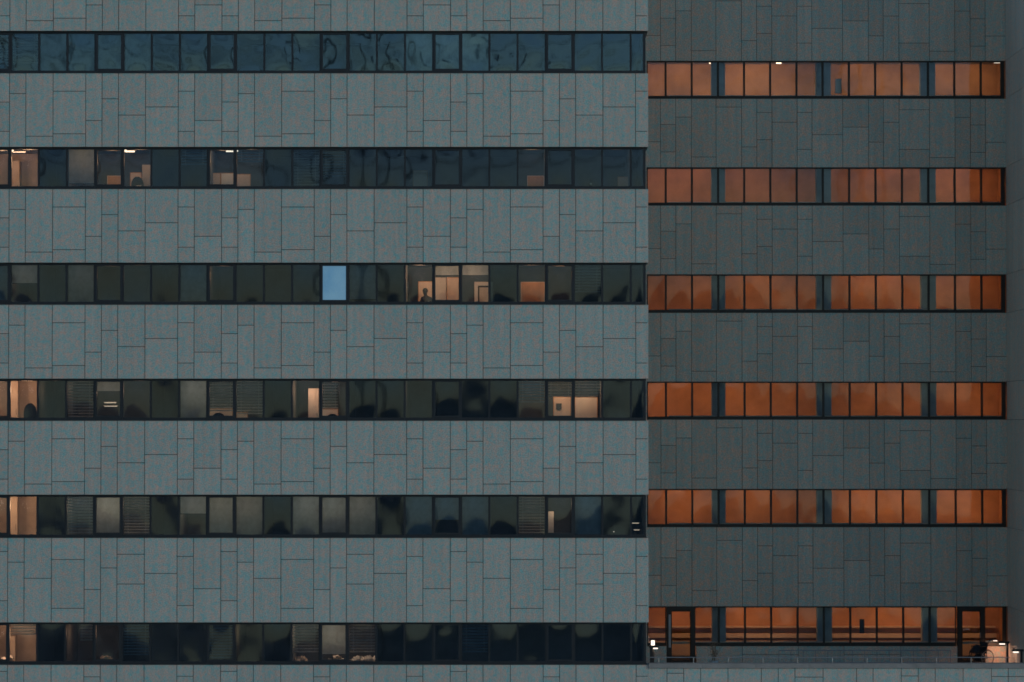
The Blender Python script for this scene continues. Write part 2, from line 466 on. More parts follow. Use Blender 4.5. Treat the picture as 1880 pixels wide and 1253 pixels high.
def ceiling_lamp(x, y, z, L, label, lit=True, along='x', white=False, dim=False, energy=0, color=(1, .7, .5), group='ceiling lamps inside the offices'):
    t = empty('ceiling_lamp', (x, y, z)); tag(t, label, 'ceiling lamp', group)
    hx, hy = (L / 2, .05) if along == 'x' else (.05, L / 2)
    zt_ = .012 if dim else .034
    MB().box(-hx - .03, hx + .03, -hy - .02, hy + .02, zt_ + .001, zt_ + .02).build('housing', M['white'], t)
    MB().box(-hx, hx, -hy * .6, hy * .6, -.015 if not dim else -.006, zt_).build('tube', M['lamp_dim' if dim else 'lamp_white' if white else 'lamp_warm'], t)
    if energy:
        light('lamp_light', 'POINT', (x, y, z - .12), energy, color, t, radius=.12)
    return t
ORD = ['first', 'second', 'third', 'fourth', 'fifth', 'sixth', 'seventh', 'eighth', 'ninth', 'tenth', 'eleventh', 'twelfth',
       'thirteenth', 'fourteenth', 'fifteenth', 'sixteenth', 'seventeenth', 'eighteenth', 'nineteenth', 'twentieth', 'twenty-first',
       'twenty-second', 'twenty-third', 'twenty-fourth']
ROWN = ['top', 'second', 'third', 'fourth', 'fifth', 'bottom']
def where(r, i): return f'{ORD[i]} window from left, {ROWN[r]} row of pale block'
lamp_count = 0
for r in range(6):
    ya, yb = FB[r]
    zc = PZ(ya, 0) + .12; zf = PZ(yb, 0) - .75
    mb = MB()
    XI = BX[24] - .01
    mb.box(XL, XI, .36, YR - .2, zc, zc + .06, 2)
    mb.box(XL, XI, .275, .359, PZ(ya, 0) - .03, zc + .05, 2)
    mb.box(XL, XI, .36, YR - .2, zf - .06, zf, 3)
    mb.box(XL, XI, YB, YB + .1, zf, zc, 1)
    mb.box(XL, XI, .30, .35, zf, PZ(yb, 0), 1)         # apron under the sill
    cuts = set()
    for (a, b, e, c) in ROOMS[r]: cuts |= {a, b + 1}
    for c in sorted(cuts | {24}):
        x = BX[min(c, 24)]
        if c == 24: x = BX[24] - .05
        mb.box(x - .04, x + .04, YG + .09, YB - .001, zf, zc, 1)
    mb.build('room_interior', [M['room'], M['room_dark'], M['ceiling'], M['carpet']], front)
    for (a, b, e, c) in ROOMS[r]:
        x0, x1 = BX[a], BX[b + 1]
        n = max(1, round((x1 - x0) / .95))
        if e > 4:
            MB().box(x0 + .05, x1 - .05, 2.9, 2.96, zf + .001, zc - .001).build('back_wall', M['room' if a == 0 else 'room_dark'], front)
        for k in range(n):
            x = x0 + (x1 - x0) * (k + .5) / n
            light('office_light', 'POINT', (x, .95, zc - .5), 1.75 * e / n, (c[0], c[1] * .83, c[2] * .74), front, radius=.2)

# visible luminaires
def lamp_px(px0, px1, py, Y, label, white=False, along='x', dim=False):
    a, b = P(px0, py, Y), P(px1, py, Y)
    return ceiling_lamp((a.x + b.x) / 2, Y, a.z, abs(b.x - a.x), label, along=along, white=white, dim=dim)
lamp_px(24, 46, 280, 1.2, 'dim long ceiling tube beside the round bright lamp in leftmost lit office', dim=True)
lamp_px(231, 247, 279, 1.0, 'lit tube lamp hanging behind sixth window, second row of pale block')
lamp_px(415, 428, 278.5, 1.0, 'lit tube lamp at upper right of ninth window, second row', white=True)
lamp_px(857, 867, 67, 1.2, 'small lit ceiling lamp in eighteenth window, top row of pale block', white=True)
def globe(px, py, Y, rr, label, mat='lamp_warm'):
    p = P(px, py, Y)
    t = empty('globe_lamp', p); tag(t, label, 'lamp', 'small round lamps behind the office windows')
    mb = MB(); n = 12
    pts = [(rr * math.sin(math.pi * j / 8) * math.cos(2 * math.pi * i / n), rr * math.sin(math.pi * j / 8) * math.sin(2 * math.pi * i / n), rr * math.cos(math.pi * j / 8)) for j in range(9) for i in range(n)]
    fs = [(j * n + i, j * n + (i + 1) % n, (j + 1) * n + (i + 1) % n, (j + 1) * n + i) for j in range(8) for i in range(n)]
    mb.quad_strip(pts, fs, 0, True); mb.build('globe', M[mat], t)
    MB().tube((0, 0, rr * .8), (0, 0, rr + .12), .012).build('rod', M['dark'], t)
    return t
globe(22.5, 276.5, .6, .045, 'bright round lamp at top left of second window, second row')
globe(230, 277, .6, .048, 'bright round lamp at top left of sixth window, second row')
globe(435.5, 277.5, .6, .03, 'small white round lamp just right of ninth window, second row', 'lamp_white')
globe(223, 98.5, .6, .022, 'tiny bright lamp at right edge of fifth window, top row', 'lamp_white')
globe(841, 84, .6, .022, 'tiny bright lamp in seventeenth window, top row of pale block', 'lamp_white')
globe(1127, 976.5, .6, .014, 'tiny white lamp low in twenty-third window, fifth row', 'lamp_white')
globe(1085, 338, .6, .035, 'small dim white lamp low in twenty-second window, second row', 'paper')
lamp_px(1160, 1173, 961, .9, 'thin dim light strip in narrow corner window, fifth row', dim=True)
lamp_px(1164, 1174, 973.5, .9, 'brighter light strip low in narrow corner window, fifth row', dim=True)
lamp_px(192, 213, 740, 1.4, 'upper thin light tube low in fifth window, fourth row', dim=True)
lamp_px(192, 215, 746.5, 1.4, 'lower thin light tube low in fifth window, fourth row', dim=True)

# ------------------------------------------------------------------ blinds and shades
YBL = .36
def zrow(r):
    return PZ(FB[r][0], YBL) - .02, PZ(FB[r][1], YBL) + .06
def venetian(r, i, px0=None, px1=None, frac=1.0, mat='slat', adj='pale', open_=.5, pitch=.098):
    x0 = BX[i] + .05 if px0 is None else PX(px0, YBL); x1 = BX[i + 1] - .05 if px1 is None else PX(px1, YBL)
    zt, zb = zrow(r); H = (zt - zb) * frac
    t = empty('venetian_blind', ((x0 + x1) / 2, YBL, zt))
    st = 'fully lowered' if frac > .9 else ('half lowered' if frac > .45 else 'partly lowered')
    tag(t, f'{adj} {st} slatted blind behind {where(r, i)}', 'blind', 'slatted blinds behind the ribbon windows')
    hw = (x1 - x0) / 2
    MB().box(-hw, hw, -.03, .03, -.03, .02).build('head_rail', M['white'], t)
    mb = MB(); z = -.08; rnd = random.Random(r * 50 + i)
    while z > -H:
        a = open_ + rnd.uniform(-.08, .08)
        m = Matrix.Translation((0, 0, z)) @ Matrix.Rotation(rnd.uniform(-.004, .004), 4, 'Y') @ Matrix.Rotation(a, 4, 'X')
        mb.box(-hw, hw, -.045, .045, -.0015, .0015, 0, m); z -= pitch
    mb.build('slats', M[mat], t)
    mb = MB()
    for x in (-hw * .7, hw * .7): mb.box(x - .003, x + .003, -.003, .003, z + pitch, -.03)
    mb.build('cord', M['white'], t)
    return t
def shade(r, i, px0=None, px1=None, frac=1.0, mat='shade', adj='grey'):
    x0 = BX[i] + .04 if px0 is None else PX(px0, YBL); x1 = BX[i + 1] - .04 if px1 is None else PX(px1, YBL)
    zt, zb = zrow(r); H = (zt - zb) * frac
    t = empty('roller_shade', ((x0 + x1) / 2, YBL, zt))
    st = 'fully lowered' if frac > .9 else ('half lowered' if frac > .45 else 'partly lowered')
    tag(t, f'{adj} {st} shade behind {where(r, i)}', 'roller shade', 'roller shades behind the ribbon windows')
    hw = (x1 - x0) / 2
    MB().tube((-hw, 0, 0), (hw, 0, 0), .025).build('roller', M['dark'], t)
    mb = MB(); n = 10; rnd = random.Random(r * 77 + i)
    ph = rnd.uniform(0, 6)
    pts = []
    for k in range(n + 1):
        x = -hw + 2 * hw * k / n; d = .006 * math.sin(k * 1.3 + ph)
        pts += [(x, .024 + d, -.01), (x, .024 + d, -H)]
    fs = [(k * 2, k * 2 + 1, k * 2 + 3, k * 2 + 2) for k in range(n)]
    mb.quad_strip(pts, fs, 0, True); mb.build('cloth', M[mat], t)
    MB().box(-hw, hw, .012, .036, -H - .02, -H).build('bottom_bar', M['dark'], t)
    return t
# top row
venetian(0, 0, adj='blue grey', mat='slat'); venetian(0, 1, adj='blue grey', mat='slat', frac=.8)
for i, m, a in ((2, 'shade', 'dim grey'), (3, 'shade_pale', 'bluish'), (4, 'shade_pale', 'pale blue'), (5, 'shade_pale', 'bluish'),
                (15, 'shade_pale', 'teal'), (16, 'shade_pale', 'light teal'), (17, 'shade_pale', 'light teal')):
    shade(0, i, mat=m, adj=a)
# second row
shade(1, 3, mat='shade', adj='brownish', frac=.9)
venetian(1, 7, mat='slat_blue', adj='dim blue', frac=.45); venetian(1, 11, mat='slat', adj='blue', frac=1)
venetian(1, 12, mat='slat_blue', adj='faint blue', frac=.75); venetian(1, 9, mat='slat_blue', adj='faint grey', frac=.4)
# third row
shade(2, 1, mat='shade', adj='dim grey', frac=.5); shade(2, 3, mat='shade', adj='dim grey'); shade(2, 7, mat='shade', adj='dim grey', frac=.95)
shade(2, 0, mat='shade_blue', adj='dark grey'); shade(2, 13, mat='shade_blue', adj='dim blue', frac=.9)
shade(2, 16, mat='shade', adj='dim grey', frac=.30); shade(2, 17, mat='shade', adj='dim grey', frac=.30)
venetian(2, 21, mat='slat', adj='blue grey', frac=.72)
# fourth row
venetian(3, 3, mat='slat', adj='brownish'); shade(3, 7, mat='shade', adj='brownish grey')
venetian(3, 8, mat='slat', adj='pale', frac=.8); venetian(3, 9, mat='slat', adj='pale brownish', frac=.92)
venetian(3, 12, px1=621, mat='slat', adj='pale narrow', frac=.78)
venetian(3, 19, mat='slat_blue', adj='dim', frac=.6); venetian(3, 20, mat='slat', adj='pale', frac=.46); venetian(3, 21, mat='slat', adj='pale', frac=.46)
shade(3, 4, mat='shade', adj='warm grey', frac=.3)
# fifth row
venetian(4, 3, mat='slat', adj='brownish', open_=.9); shade(4, 4, mat='shade', adj='warm grey'); venetian(4, 5, mat='slat', adj='bright orange-tinted')
shade(4, 8, mat='shade', adj='grey'); shade(4, 9, mat='shade', adj='warm grey'); shade(4, 11, mat='shade', adj='grey')
shade(4, 12, mat='shade', adj='grey'); shade(4, 13, mat='shade', adj='grey'); shade(4, 7, mat='shade', adj='brown', frac=.45)
shade(4, 15, mat='shade_blue', adj='bluish'); shade(4, 16, mat='shade_blue', adj='bluish', frac=.6); shade(4, 17, mat='shade_blue', adj='bluish')
venetian(4, 19, mat='slat', adj='bright beige'); shade(4, 21, mat='shade_blue', adj='blue'); 
# bottom row
venetian(5, 1, mat='slat', adj='pale', frac=.32); venetian(5, 5, mat='slat_blue', adj='dim blue', frac=.85); venetian(5, 8, mat='slat_blue', adj='dim blue')
venetian(5, 11, mat='slat', adj='brownish', frac=.75); shade(5, 12, mat='shade', adj='grey', frac=.78); venetian(5, 13, mat='slat', adj='pale striped', frac=.78)
venetian(5, 17, mat='slat_blue', adj='dim blue', frac=.78); venetian(5, 3, px0=150, mat='slat', adj='narrow brownish', frac=.45)

# the one bright blue window: a blue shade, backlight emitted by its own cloth
bl = shade(2, 12, frac=1.0, mat='shade', adj='bright light-blue backlit')
for ch in bl.children:
    if ch.name.startswith('cloth'):
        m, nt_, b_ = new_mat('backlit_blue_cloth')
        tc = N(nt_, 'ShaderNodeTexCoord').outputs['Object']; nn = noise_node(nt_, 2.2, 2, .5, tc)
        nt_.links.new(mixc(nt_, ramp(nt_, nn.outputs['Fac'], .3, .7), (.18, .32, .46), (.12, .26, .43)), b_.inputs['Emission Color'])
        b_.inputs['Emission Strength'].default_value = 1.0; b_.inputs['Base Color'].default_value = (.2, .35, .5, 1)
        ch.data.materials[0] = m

# ------------------------------------------------------------------ office furniture seen through the glass
def cabinet(px0, px1, py0, Y, r, label, mat='white', depth=.45):
    a, b = P(px0, py0, Y), P(px1, py0, Y); zf = PZ(FB[r][1], 0) - .75
    t = empty('cabinet', ((a.x + b.x) / 2, Y + depth / 2, zf)); tag(t, label, 'cabinet')
    hw = (b.x - a.x) / 2; H = a.z - zf
    MB().box(-hw, hw, -depth / 2, depth / 2, .06, H).build('body', M[mat], t)
    MB().box(-hw + .02, hw - .02, -depth / 2 + .03, depth / 2, 0, .06).build('plinth', M['dark'], t)
    MB().box(-hw + .006, hw - .006, -depth / 2 - .018, -depth / 2 - .001, .07, H - .008).build('door', M[mat], t)
    MB().tube((hw - .05, -depth / 2 - .03, H * .45), (hw - .05, -depth / 2 - .03, H * .55), .007).build('handle', M['dark'], t)
    return t
def screen(px0, px1, py0, Y, r, label, mat='beige'):
    a, b = P(px0, py0, Y), P(px1, py0, Y); zf = PZ(FB[r][1], 0) - .75
    t = empty('office_partition', ((a.x + b.x) / 2, Y, zf)); tag(t, label, 'partition', 'low partitions inside the offices')
    hw = (b.x - a.x) / 2; H = a.z - zf
    MB().box(-hw + .02, hw - .02, -.02, .02, .08, H - .02).build('panel', M[mat], t)
    mb = MB(); mb.box(-hw, -hw + .0195, -.025, .025, 0, H); mb.box(hw - .0195, hw, -.025, .025, 0, H)
    mb.box(-hw + .02, hw - .02, -.025, .025, H - .0195, H)
    mb.build('frame', M['wood' if mat != 'wood' else 'beige'], t)
    return t
cabinet(22, 36, 296, 2.2, 1, 'pale tall cabinet at left side of second window, second row', 'room')
screen(197, 222, 323, 1.8, 1, 'orange low partition at lower right of fifth window, second row', 'wood')
cabinet(261, 277, 303, 2.2, 1, 'pale tall cabinet at right of sixth window, second row')
screen(239, 260, 317, 1.8, 1, 'beige low partition in middle of sixth window, second row')
screen(382, 405, 318, 1.7, 1, 'darker left half of low partition in ninth window, second row')
screen(405.5, 430, 318, 1.7, 1, 'pale right half of low partition in ninth window, second row', 'white')
screen(435, 460, 320, 1.7, 1, 'orange-topped low partition in tenth window, second row', 'beige')
screen(968, 999, 323, 1.6, 1, 'orange low partition in twentieth window, second row', 'wood')
screen(1134, 1155, 325, 1.6, 1, 'dim low partition in twenty-third window, second row')
screen(758, 785, 313.5, 2.2, 1, 'dim greenish partition in sixteenth window, second row')
screen(768, 795, 517, 2.0, 2, 'salmon partition behind the seated person, third row', 'beige')
cabinet(797, 819.5, 510, 2.2, 2, 'bright salmon cabinet at left of seventeenth window, third row')
screen(820.5, 843, 510, 1.9, 2, 'dim beige partition beside the bright cabinet, third row', 'room')
screen(956, 1000, 518, 1.6, 2, 'broad orange wood partition in twentieth window, third row', 'wood')
cabinet(18, 33, 700, 2.2, 3, 'pale tall cabinet at left side of second window, fourth row', 'room')
cabinet(566, 585, 713.5, 1.5, 3, 'bright salmon tall cabinet at right of twelfth window, fourth row')
screen(384, 427, 750.5, 1.5, 3, 'salmon low partition under the blind of ninth window, fourth row', 'beige')
screen(590, 621, 751, 1.3, 3, 'salmon low partition under blind of thirteenth window, fourth row', 'white')
screen(434, 455, 757, 1.6, 3, 'dim low partition under blind of tenth window, fourth row', 'beige')
screen(1016, 1048, 729, 1.6, 3, 'salmon partition in twenty-first window, fourth row', 'beige')
screen(1055, 1097, 729.5, 1.6, 3, 'pale salmon partition in twenty-second window, fourth row', 'white')
cabinet(17, 32, 912, 2.2, 4, 'pale orange tall cabinet at left side of second window, fifth row', 'room')
cabinet(1004, 1016.5, 940, 1.2, 4, 'narrow salmon cabinet in twenty-first window, fifth row')
cabinet(14, 28, 1168, 2.2, 5, 'pale tall cabinet under the blind of second window, bottom row', 'room')
# pin-board and desk clutter
def poster(px0, px1, py0, py1, Y, label, mat, cat='notice'):
    a, b = P(px0, py0, Y), P(px1, py1, Y)
    t = empty('notice_board', ((a.x + b.x) / 2, Y, b.z)); tag(t, label, cat)
    hw, H = (b.x - a.x) / 2, a.z - b.z
    MB().box(-hw + .012, hw - .012, -.01, .01, .012, H - .012).build('sheet', M[mat], t)
    mb = MB(); mb.box(-hw, hw, -.014, .012, 0, .0118); mb.box(-hw, hw, -.014, .012, H - .0118, H)
    mb.box(-hw, -hw + .0118, -.014, .012, .012, H - .012); mb.box(hw - .0118, hw, -.014, .012, .012, H - .012)
    mb.build('border', M['dark'], t); return t
poster(1021, 1031, 741, 752, 1.55, 'small dark picture on salmon partition, twenty-first window, fourth row', 'dark', 'picture')
poster(1578, 1587, 1137, 1163, YR + .30, 'narrow dark notice in lowest corridor window, right of middle column', 'cloth')
poster(1533, 1545, 145, 172, YR + .30, 'white paper notice in upper right corridor window', 'paper')
def desk(r, i0, i1, label, clutter=0, dy=.95):
    x0, x1 = BX[i0] + .1, BX[i1 + 1] - .1; zs = PZ(FB[r][1], 0); zf = zs - .75
    t = empty('desk', ((x0 + x1) / 2, dy, zf)); tag(t, label, 'desk', 'desks along the office windows')
    hw = (x1 - x0) / 2; H = .72
    MB().box(-hw, hw, -.38, .38, H, H + .03).build('desktop', M['beige'], t)
    for sx in (-1, 1):
        for sy in (-1, 1):
            MB().box(sx * (hw - .04) - .02, sx * (hw - .04) + .02, sy * .33 - .02, sy * .33 + .02, 0, H - .001).build('leg', M['dark'], t)
    return (x0 + x1) / 2, dy, zf + H + .03, hw
def papers(x, y, z, w, label, seed, n=26, mat='paper'):
    rnd = random.Random(seed); mb = MB()
    for k in range(n):
        a = rnd.uniform(-w / 2, w / 2); zz = rnd.uniform(0, .16) * (1 - abs(a) / w)
        m = Matrix.Translation((x + a, y + rnd.uniform(-.15, .15), z + zz + .02)) @ Matrix.Rotation(rnd.uniform(-.6, .6), 4, 'Y') @ Matrix.Rotation(rnd.uniform(-.5, .9), 4, 'X') @ Matrix.Rotation(rnd.uniform(0, 3), 4, 'Z')
        mb.box(-.10, .10, -.07, .07, -.003, .003, 0, m)
    return tag(mb.build('paper_pile', M[mat]), label, 'papers')
dx, dyy, dz, hw = desk(5, 12, 13, 'desk under thirteenth and fourteenth windows, bottom row')
papers(PX(668, .9), dyy, dz + .04, .75, 'untidy heap of papers in fourteenth window, bottom row', 4, 34)
papers(PX(618, .9), dyy, dz + .06, .40, 'bright crumpled papers at right of thirteenth window, bottom row', 9, 16)
dx, dyy, dz, hw = desk(5, 11, 11, 'desk under twelfth window, bottom row')
papers(PX(553, .9), dyy, dz + .05, .30, 'small orange-lit stack of papers in twelfth window, bottom row', 14, 16, 'beige')
dx, dyy, dz, hw = desk(5, 0, 1, 'desk under leftmost windows, bottom row')
papers(PX(18, .9), dyy, dz + .04, .3, 'small heap of papers in second window, bottom row', 24, 12)
dx, dyy, dz, hw = desk(5, 4, 4, 'desk under fifth window, bottom row')
papers(PX(196, .9), dyy, dz + .05, .35, 'orange-lit papers low in fifth window, bottom row', 34, 14, 'beige')
dx, dyy, dz, hw = desk(1, 5, 5, 'desk under sixth window, second row')
papers(PX(252, .9), dyy, dz + .02, .55, 'grey scattered papers on desk in sixth window, second row', 44, 14)
desk(2, 15, 15, 'desk of the seated person, third row', dy=1.0)
# white door portal in row three
a, b = P(871, 518, 2.4), P(905, 518, 2.4); zf = PZ(FB[2][1], 0) - .75
t = empty('interior_door', ((a.x + b.x) / 2, 2.4, zf)); tag(t, 'white framed interior doorway at right of eighteenth window, third row', 'door')
hw, H = (b.x - a.x) / 2, a.z - zf
mb = MB(); mb.box(-hw, -hw + .12, -.06, .06, 0, H); mb.box(hw - .12, hw, -.06, .06, 0, H); mb.box(-hw + .12, hw - .12, -.06, .06, H - .13, H)
mb.build('door_frame', M['white'], t)
mb = MB(); mb.box(-hw + .12, -hw + .17, -.02, .04, 0, H - .13); mb.box(-hw + .17, hw - .12, -.02, .04, H - .19, H - .13); mb.build('door_stop', M['dark'], t)
MB().box(-hw + .17, hw - .12, 0, .04, 0, H - .19).build('door_leaf', M['beige'], t)

# ------------------------------------------------------------------ a seated person and desk chairs
def skinned(name, verts, edges, radii, mat, parent, root=0, sub=2):
    me = bpy.data.meshes.new(name); me.from_pydata(verts, edges, []); me.materials.append(mat)
    o = bpy.data.objects.new(name, me); COL.objects.link(o)
    md = o.modifiers.new('skin', 'SKIN'); md.use_smooth_shade = True
    for i, rr in enumerate(radii):
        sv = me.skin_vertices[0].data[i]; sv.radius = (rr, rr) if not isinstance(rr, tuple) else rr
        sv.use_root = (i == root)
    sd = o.modifiers.new('sub', 'SUBSURF'); sd.levels = sub; sd.render_levels = sub
    if parent: o.parent = parent
    return o
def ensure_skin(me):
    pass
def seated_person(px, py_top, Y, label, yaw=0.0, lean=.10):
    top = P(px, py_top, Y)
    SH = 1.28                                  # crown above the floor, seated
    root = empty('person', (top.x, Y, top.z - SH), yaw); tag(root, label, 'person')
    # x right, y forward (away from the window), z up
    V = []; Rr = []; E = []
    def add(p, rr, link=None):
        V.append(p); Rr.append(rr)
        if link is not None: E.append((link, len(V) - 1))
        return len(V) - 1
    pel = add((0, 0, .52), (.16, .12)); w1 = add((0, .02, .68), (.14, .10), pel); ch = add((0, .04 + lean * .3, .86), (.17, .115), w1)
    nk = add((0, .06 + lean * .6, 1.00), (.065, .065), ch); nk2 = add((0, .07 + lean * .8, 1.06), (.052, .055), nk)
    hd = add((0, .085 + lean, 1.13), (.075, .088), nk2); hd2 = add((0, .08 + lean, 1.20), (.078, .092), hd); add((0, .07 + lean, 1.25), (.05, .06), hd2)
    for sx in (-1, 1):
        s = add((sx * .17, .05 + lean * .4, .93), .06, ch); e = add((sx * .23, .10, .70), .045, s); wr = add((sx * .16, .36, .70), .028, e)
        pm = add((sx * .14, .43, .70), (.035, .016), wr)
        for k, (dx_, L) in enumerate(((-.027, .075), (-.009, .085), (.009, .08), (.027, .062))):
            f1 = add((sx * .14 + dx_, .47, .70), .0095, pm); f2 = add((sx * .14 + dx_, .47 + L * .5, .697), .0085, f1); add((sx * .14 + dx_, .47 + L, .685), .007, f2)
        th1 = add((sx * .14 - sx * .045, .42, .69), .011, pm); add((sx * .14 - sx * .06, .45, .685), .009, th1)
        h = add((sx * .09, .05, .50), .085, pel); kn = add((sx * .12, .46, .50), .062, h); an = add((sx * .12, .44, .10), .04, kn); add((sx * .12, .58, .05), (.038, .03), an)
    body = skinned('body', V, E, Rr, M['cloth'], root, 0, 2)
    mb = MB(); n = 14
    c = Vector((0, .07 + lean, 1.19)); pts = []
    for j in range(9):
        for i in range(n):
            th = math.pi * .62 * j / 8; a = 2 * math.pi * i / n
            pts.append(c + Vector((.092 * math.sin(th) * math.cos(a), .108 * math.sin(th) * math.sin(a) - .008, .10 * math.cos(th))))
    mb.quad_strip(pts, [(j * n + i, (j + 1) * n + i, (j + 1) * n + (i + 1) % n, j * n + (i + 1) % n) for j in range(8) for i in range(n)], 0, True)
    mb.build('hair', M['hair'], root)
    # nose and ears on the side turned into the room
    MB().box(-.012, .012, .15 + lean, .185 + lean, 1.12, 1.15).build('nose', M['skin'], root)
    for sx in (-1, 1): MB().tube((sx * .085, .075 + lean, 1.12), (sx * .085, .08 + lean, 1.165), .014).build('ear', M['skin'], root)
    return root
def office_chair(x, y, zf, label, rz=0, H=1.0):
    t = empty('office_chair', (x, y, zf), rz); tag(t, label, 'chair', 'desk chairs by the office windows')
    MB().box(-.24, .24, -.23, .23, .44, .51).build('seat', M['dark'], t)
    mb = MB(); n = 10; pts = []
    for j in range(n + 1):
        zz = .58 + (H - .58) * j / n; hw_ = .22 * math.sqrt(max(0.05, 1 - max(0, (j - n * .55) / (n * .47)) ** 2))
        pts += [(-hw_, -.25, zz), (hw_, -.25, zz), (hw_, -.20, zz), (-hw_, -.20, zz)]
    fs = []
    for j in range(n):
        o = j * 4; fs += [(o, o + 1, o + 5, o + 4), (o + 1, o + 2, o + 6, o + 5), (o + 2, o + 3, o + 7, o + 6), (o + 3, o, o + 4, o + 7)]
    fs += [(3, 2, 1, 0), (n * 4, n * 4 + 1, n * 4 + 2, n * 4 + 3)]
    mb.quad_strip(pts, fs); mb.build('backrest', M['dark'], t)
    MB().tube((0, 0, .10), (0, 0, .44), .03).build('column', M['steel'], t)
    mb = MB()
    for k in range(5):
        a = 2 * math.pi * k / 5; mb.tube((0, 0, .10), (.28 * math.cos(a), .28 * math.sin(a), .06), .02)
    mb.build('base', M['dark'], t)
    for k in range(5):
        a = 2 * math.pi * k / 5; c, s_ = math.cos(a), math.sin(a)
        MB().tube((.28 * c - .02 * s_, .28 * s_ + .02 * c, .03), (.28 * c + .02 * s_, .28 * s_ - .02 * c, .03), .03, 10).build('caster', M['dark'], t)
    MB().box(-.02, .02, -.235, -.20, .45, .60).build('back_support', M['dark'], t)
    return t
pp = seated_person(785.5, 529.0, 1.35, 'dark-clothed person seated in front of salmon partition, sixteenth window, third row', yaw=R(35))
office_chair(PX(785, 1.3) , 1.30, pp.location.z - .0, 'dark office chair under the seated person, third row', R(35), .82)
def chair_px(px, py_top, Y, r, label):
    p = P(px, py_top, Y); zf = PZ(FB[r][1], 0) - .75
    return office_chair(p.x, Y, zf, label, R(random.uniform(-20, 20)), p.z - zf)
chair_px(404, 758.5, .75, 3, 'rounded dark chair back at sill of ninth window, fourth row')
chair_px(614, 760.5, .75, 3, 'dark chair back at sill of thirteenth window, fourth row')
chair_px(56, 741, 1.0, 3, 'dark chair back in orange room behind second window, fourth row')
chair_px(257, 326, 1.3, 1, 'dark chair back between partition and cabinet, sixth window, second row')

# ------------------------------------------------------------------ the darker rear wing
rear = empty('office_building', (0, 0, 0)); tag(rear, 'darker grey panelled block set back on the right with orange lit corridor windows', 'building', 'wings of the office complex')
RB = [(112, 182), (307.5, 378), (504, 575), (701, 771), (898, 968.5), (1113.5, 1186.5)]
SR = (DIST + YR) / F
XRL, XRW = PX(1187.5, YR, 300), PX(1845.5, YR, 626)
XS = PX(1848, YR, 626)                    # the side wall of the courtyard
RX = [1175, 1212.8, 1240.7, 1269.4, 1314.8, 1361.7, 1389.6, 1417.5, 1463.7, 1491, 1547.5, 1594.8, 1622.3, 1651, 1706.8, 1753.7, 1782, 1809.6, 1848]
RJ = [(79,), (47, 97.6), (33.5,), (107,), (15,), (88.5,), (25, 75), (43,), (25, 93), (66,), (52,), (79.6,), (43,), (20, 93), (108,), (34,), (48, 98.6), (80,)]
def rear_cols(dj=0.0):
    return [(PX(RX[k], YR), PX(RX[k + 1], YR), [(j + dj) * SR for j in RJ[k]]) for k in range(len(RJ))]
rs = [(-13, RB[0][0], 0)] + [(RB[i][1], RB[i + 1][0], 0) for i in range(5)]
rs[5] = (RB[4][1], RB[5][0], 9)
for (ya, yb, dj) in rs:
    zt, zb = PZ(ya, YR), PZ(yb, YR); mb = MB()
    panels(mb, PX(1165, YR), XS, zt, zb, [(PX(1165, YR), PX(1175, YR), [])] + rear_cols(dj), YR, .016)
    mb.box(PX(1165, YR), XS, YR + .031, YR + .35, zb + .006, zt - .006, 1)
    mb.build('wall', [M['clad_dark'], M['joint']], rear)
mb = MB(); zt = PZ(-13, YR)
mb.box(PX(1100, YR), XS + 14, YR + .01, YR + 8, zt + .006, zt + 6)
mb.build('roof', [M['clad_dark']], rear)
# terrace level: floor of the deck and wall below the last corridor windows
ZF = PZ(1217, YR)                        # terrace floor
ZP = PZ(1187, YR)
mb = MB()
tc_ = [(PX(1175, YR), PX(1223, YR), []), (PX(1277, YR), PX(1361.7, YR), []), (PX(1361.7, YR), PX(1463.7, YR), [.3]), (PX(1463.7, YR), PX(1547.5, YR), []),
       (PX(1547.5, YR), PX(1651, YR), [.3]), (PX(1651, YR), PX(1755, YR), []), (PX(1806, YR), XS, [])]
panels(mb, PX(1165, YR), XS, ZP, ZF, tc_, YR, .015)
for xa, xb in ((PX(1165, YR), PX(1222, YR)), (PX(1278, YR), PX(1754, YR)), (PX(1807, YR), XS)):
    mb.box(xa, xb, YR + .031, YR + .35, ZF, ZP - .006, 1)
mb.build('wall', [M['clad_dark'], M['joint']], rear)
tag(MB().box(XEND + .001, XS + .02, .36, YR, ZF - .25, ZF).build('terrace_floor', M['paving'], rear))

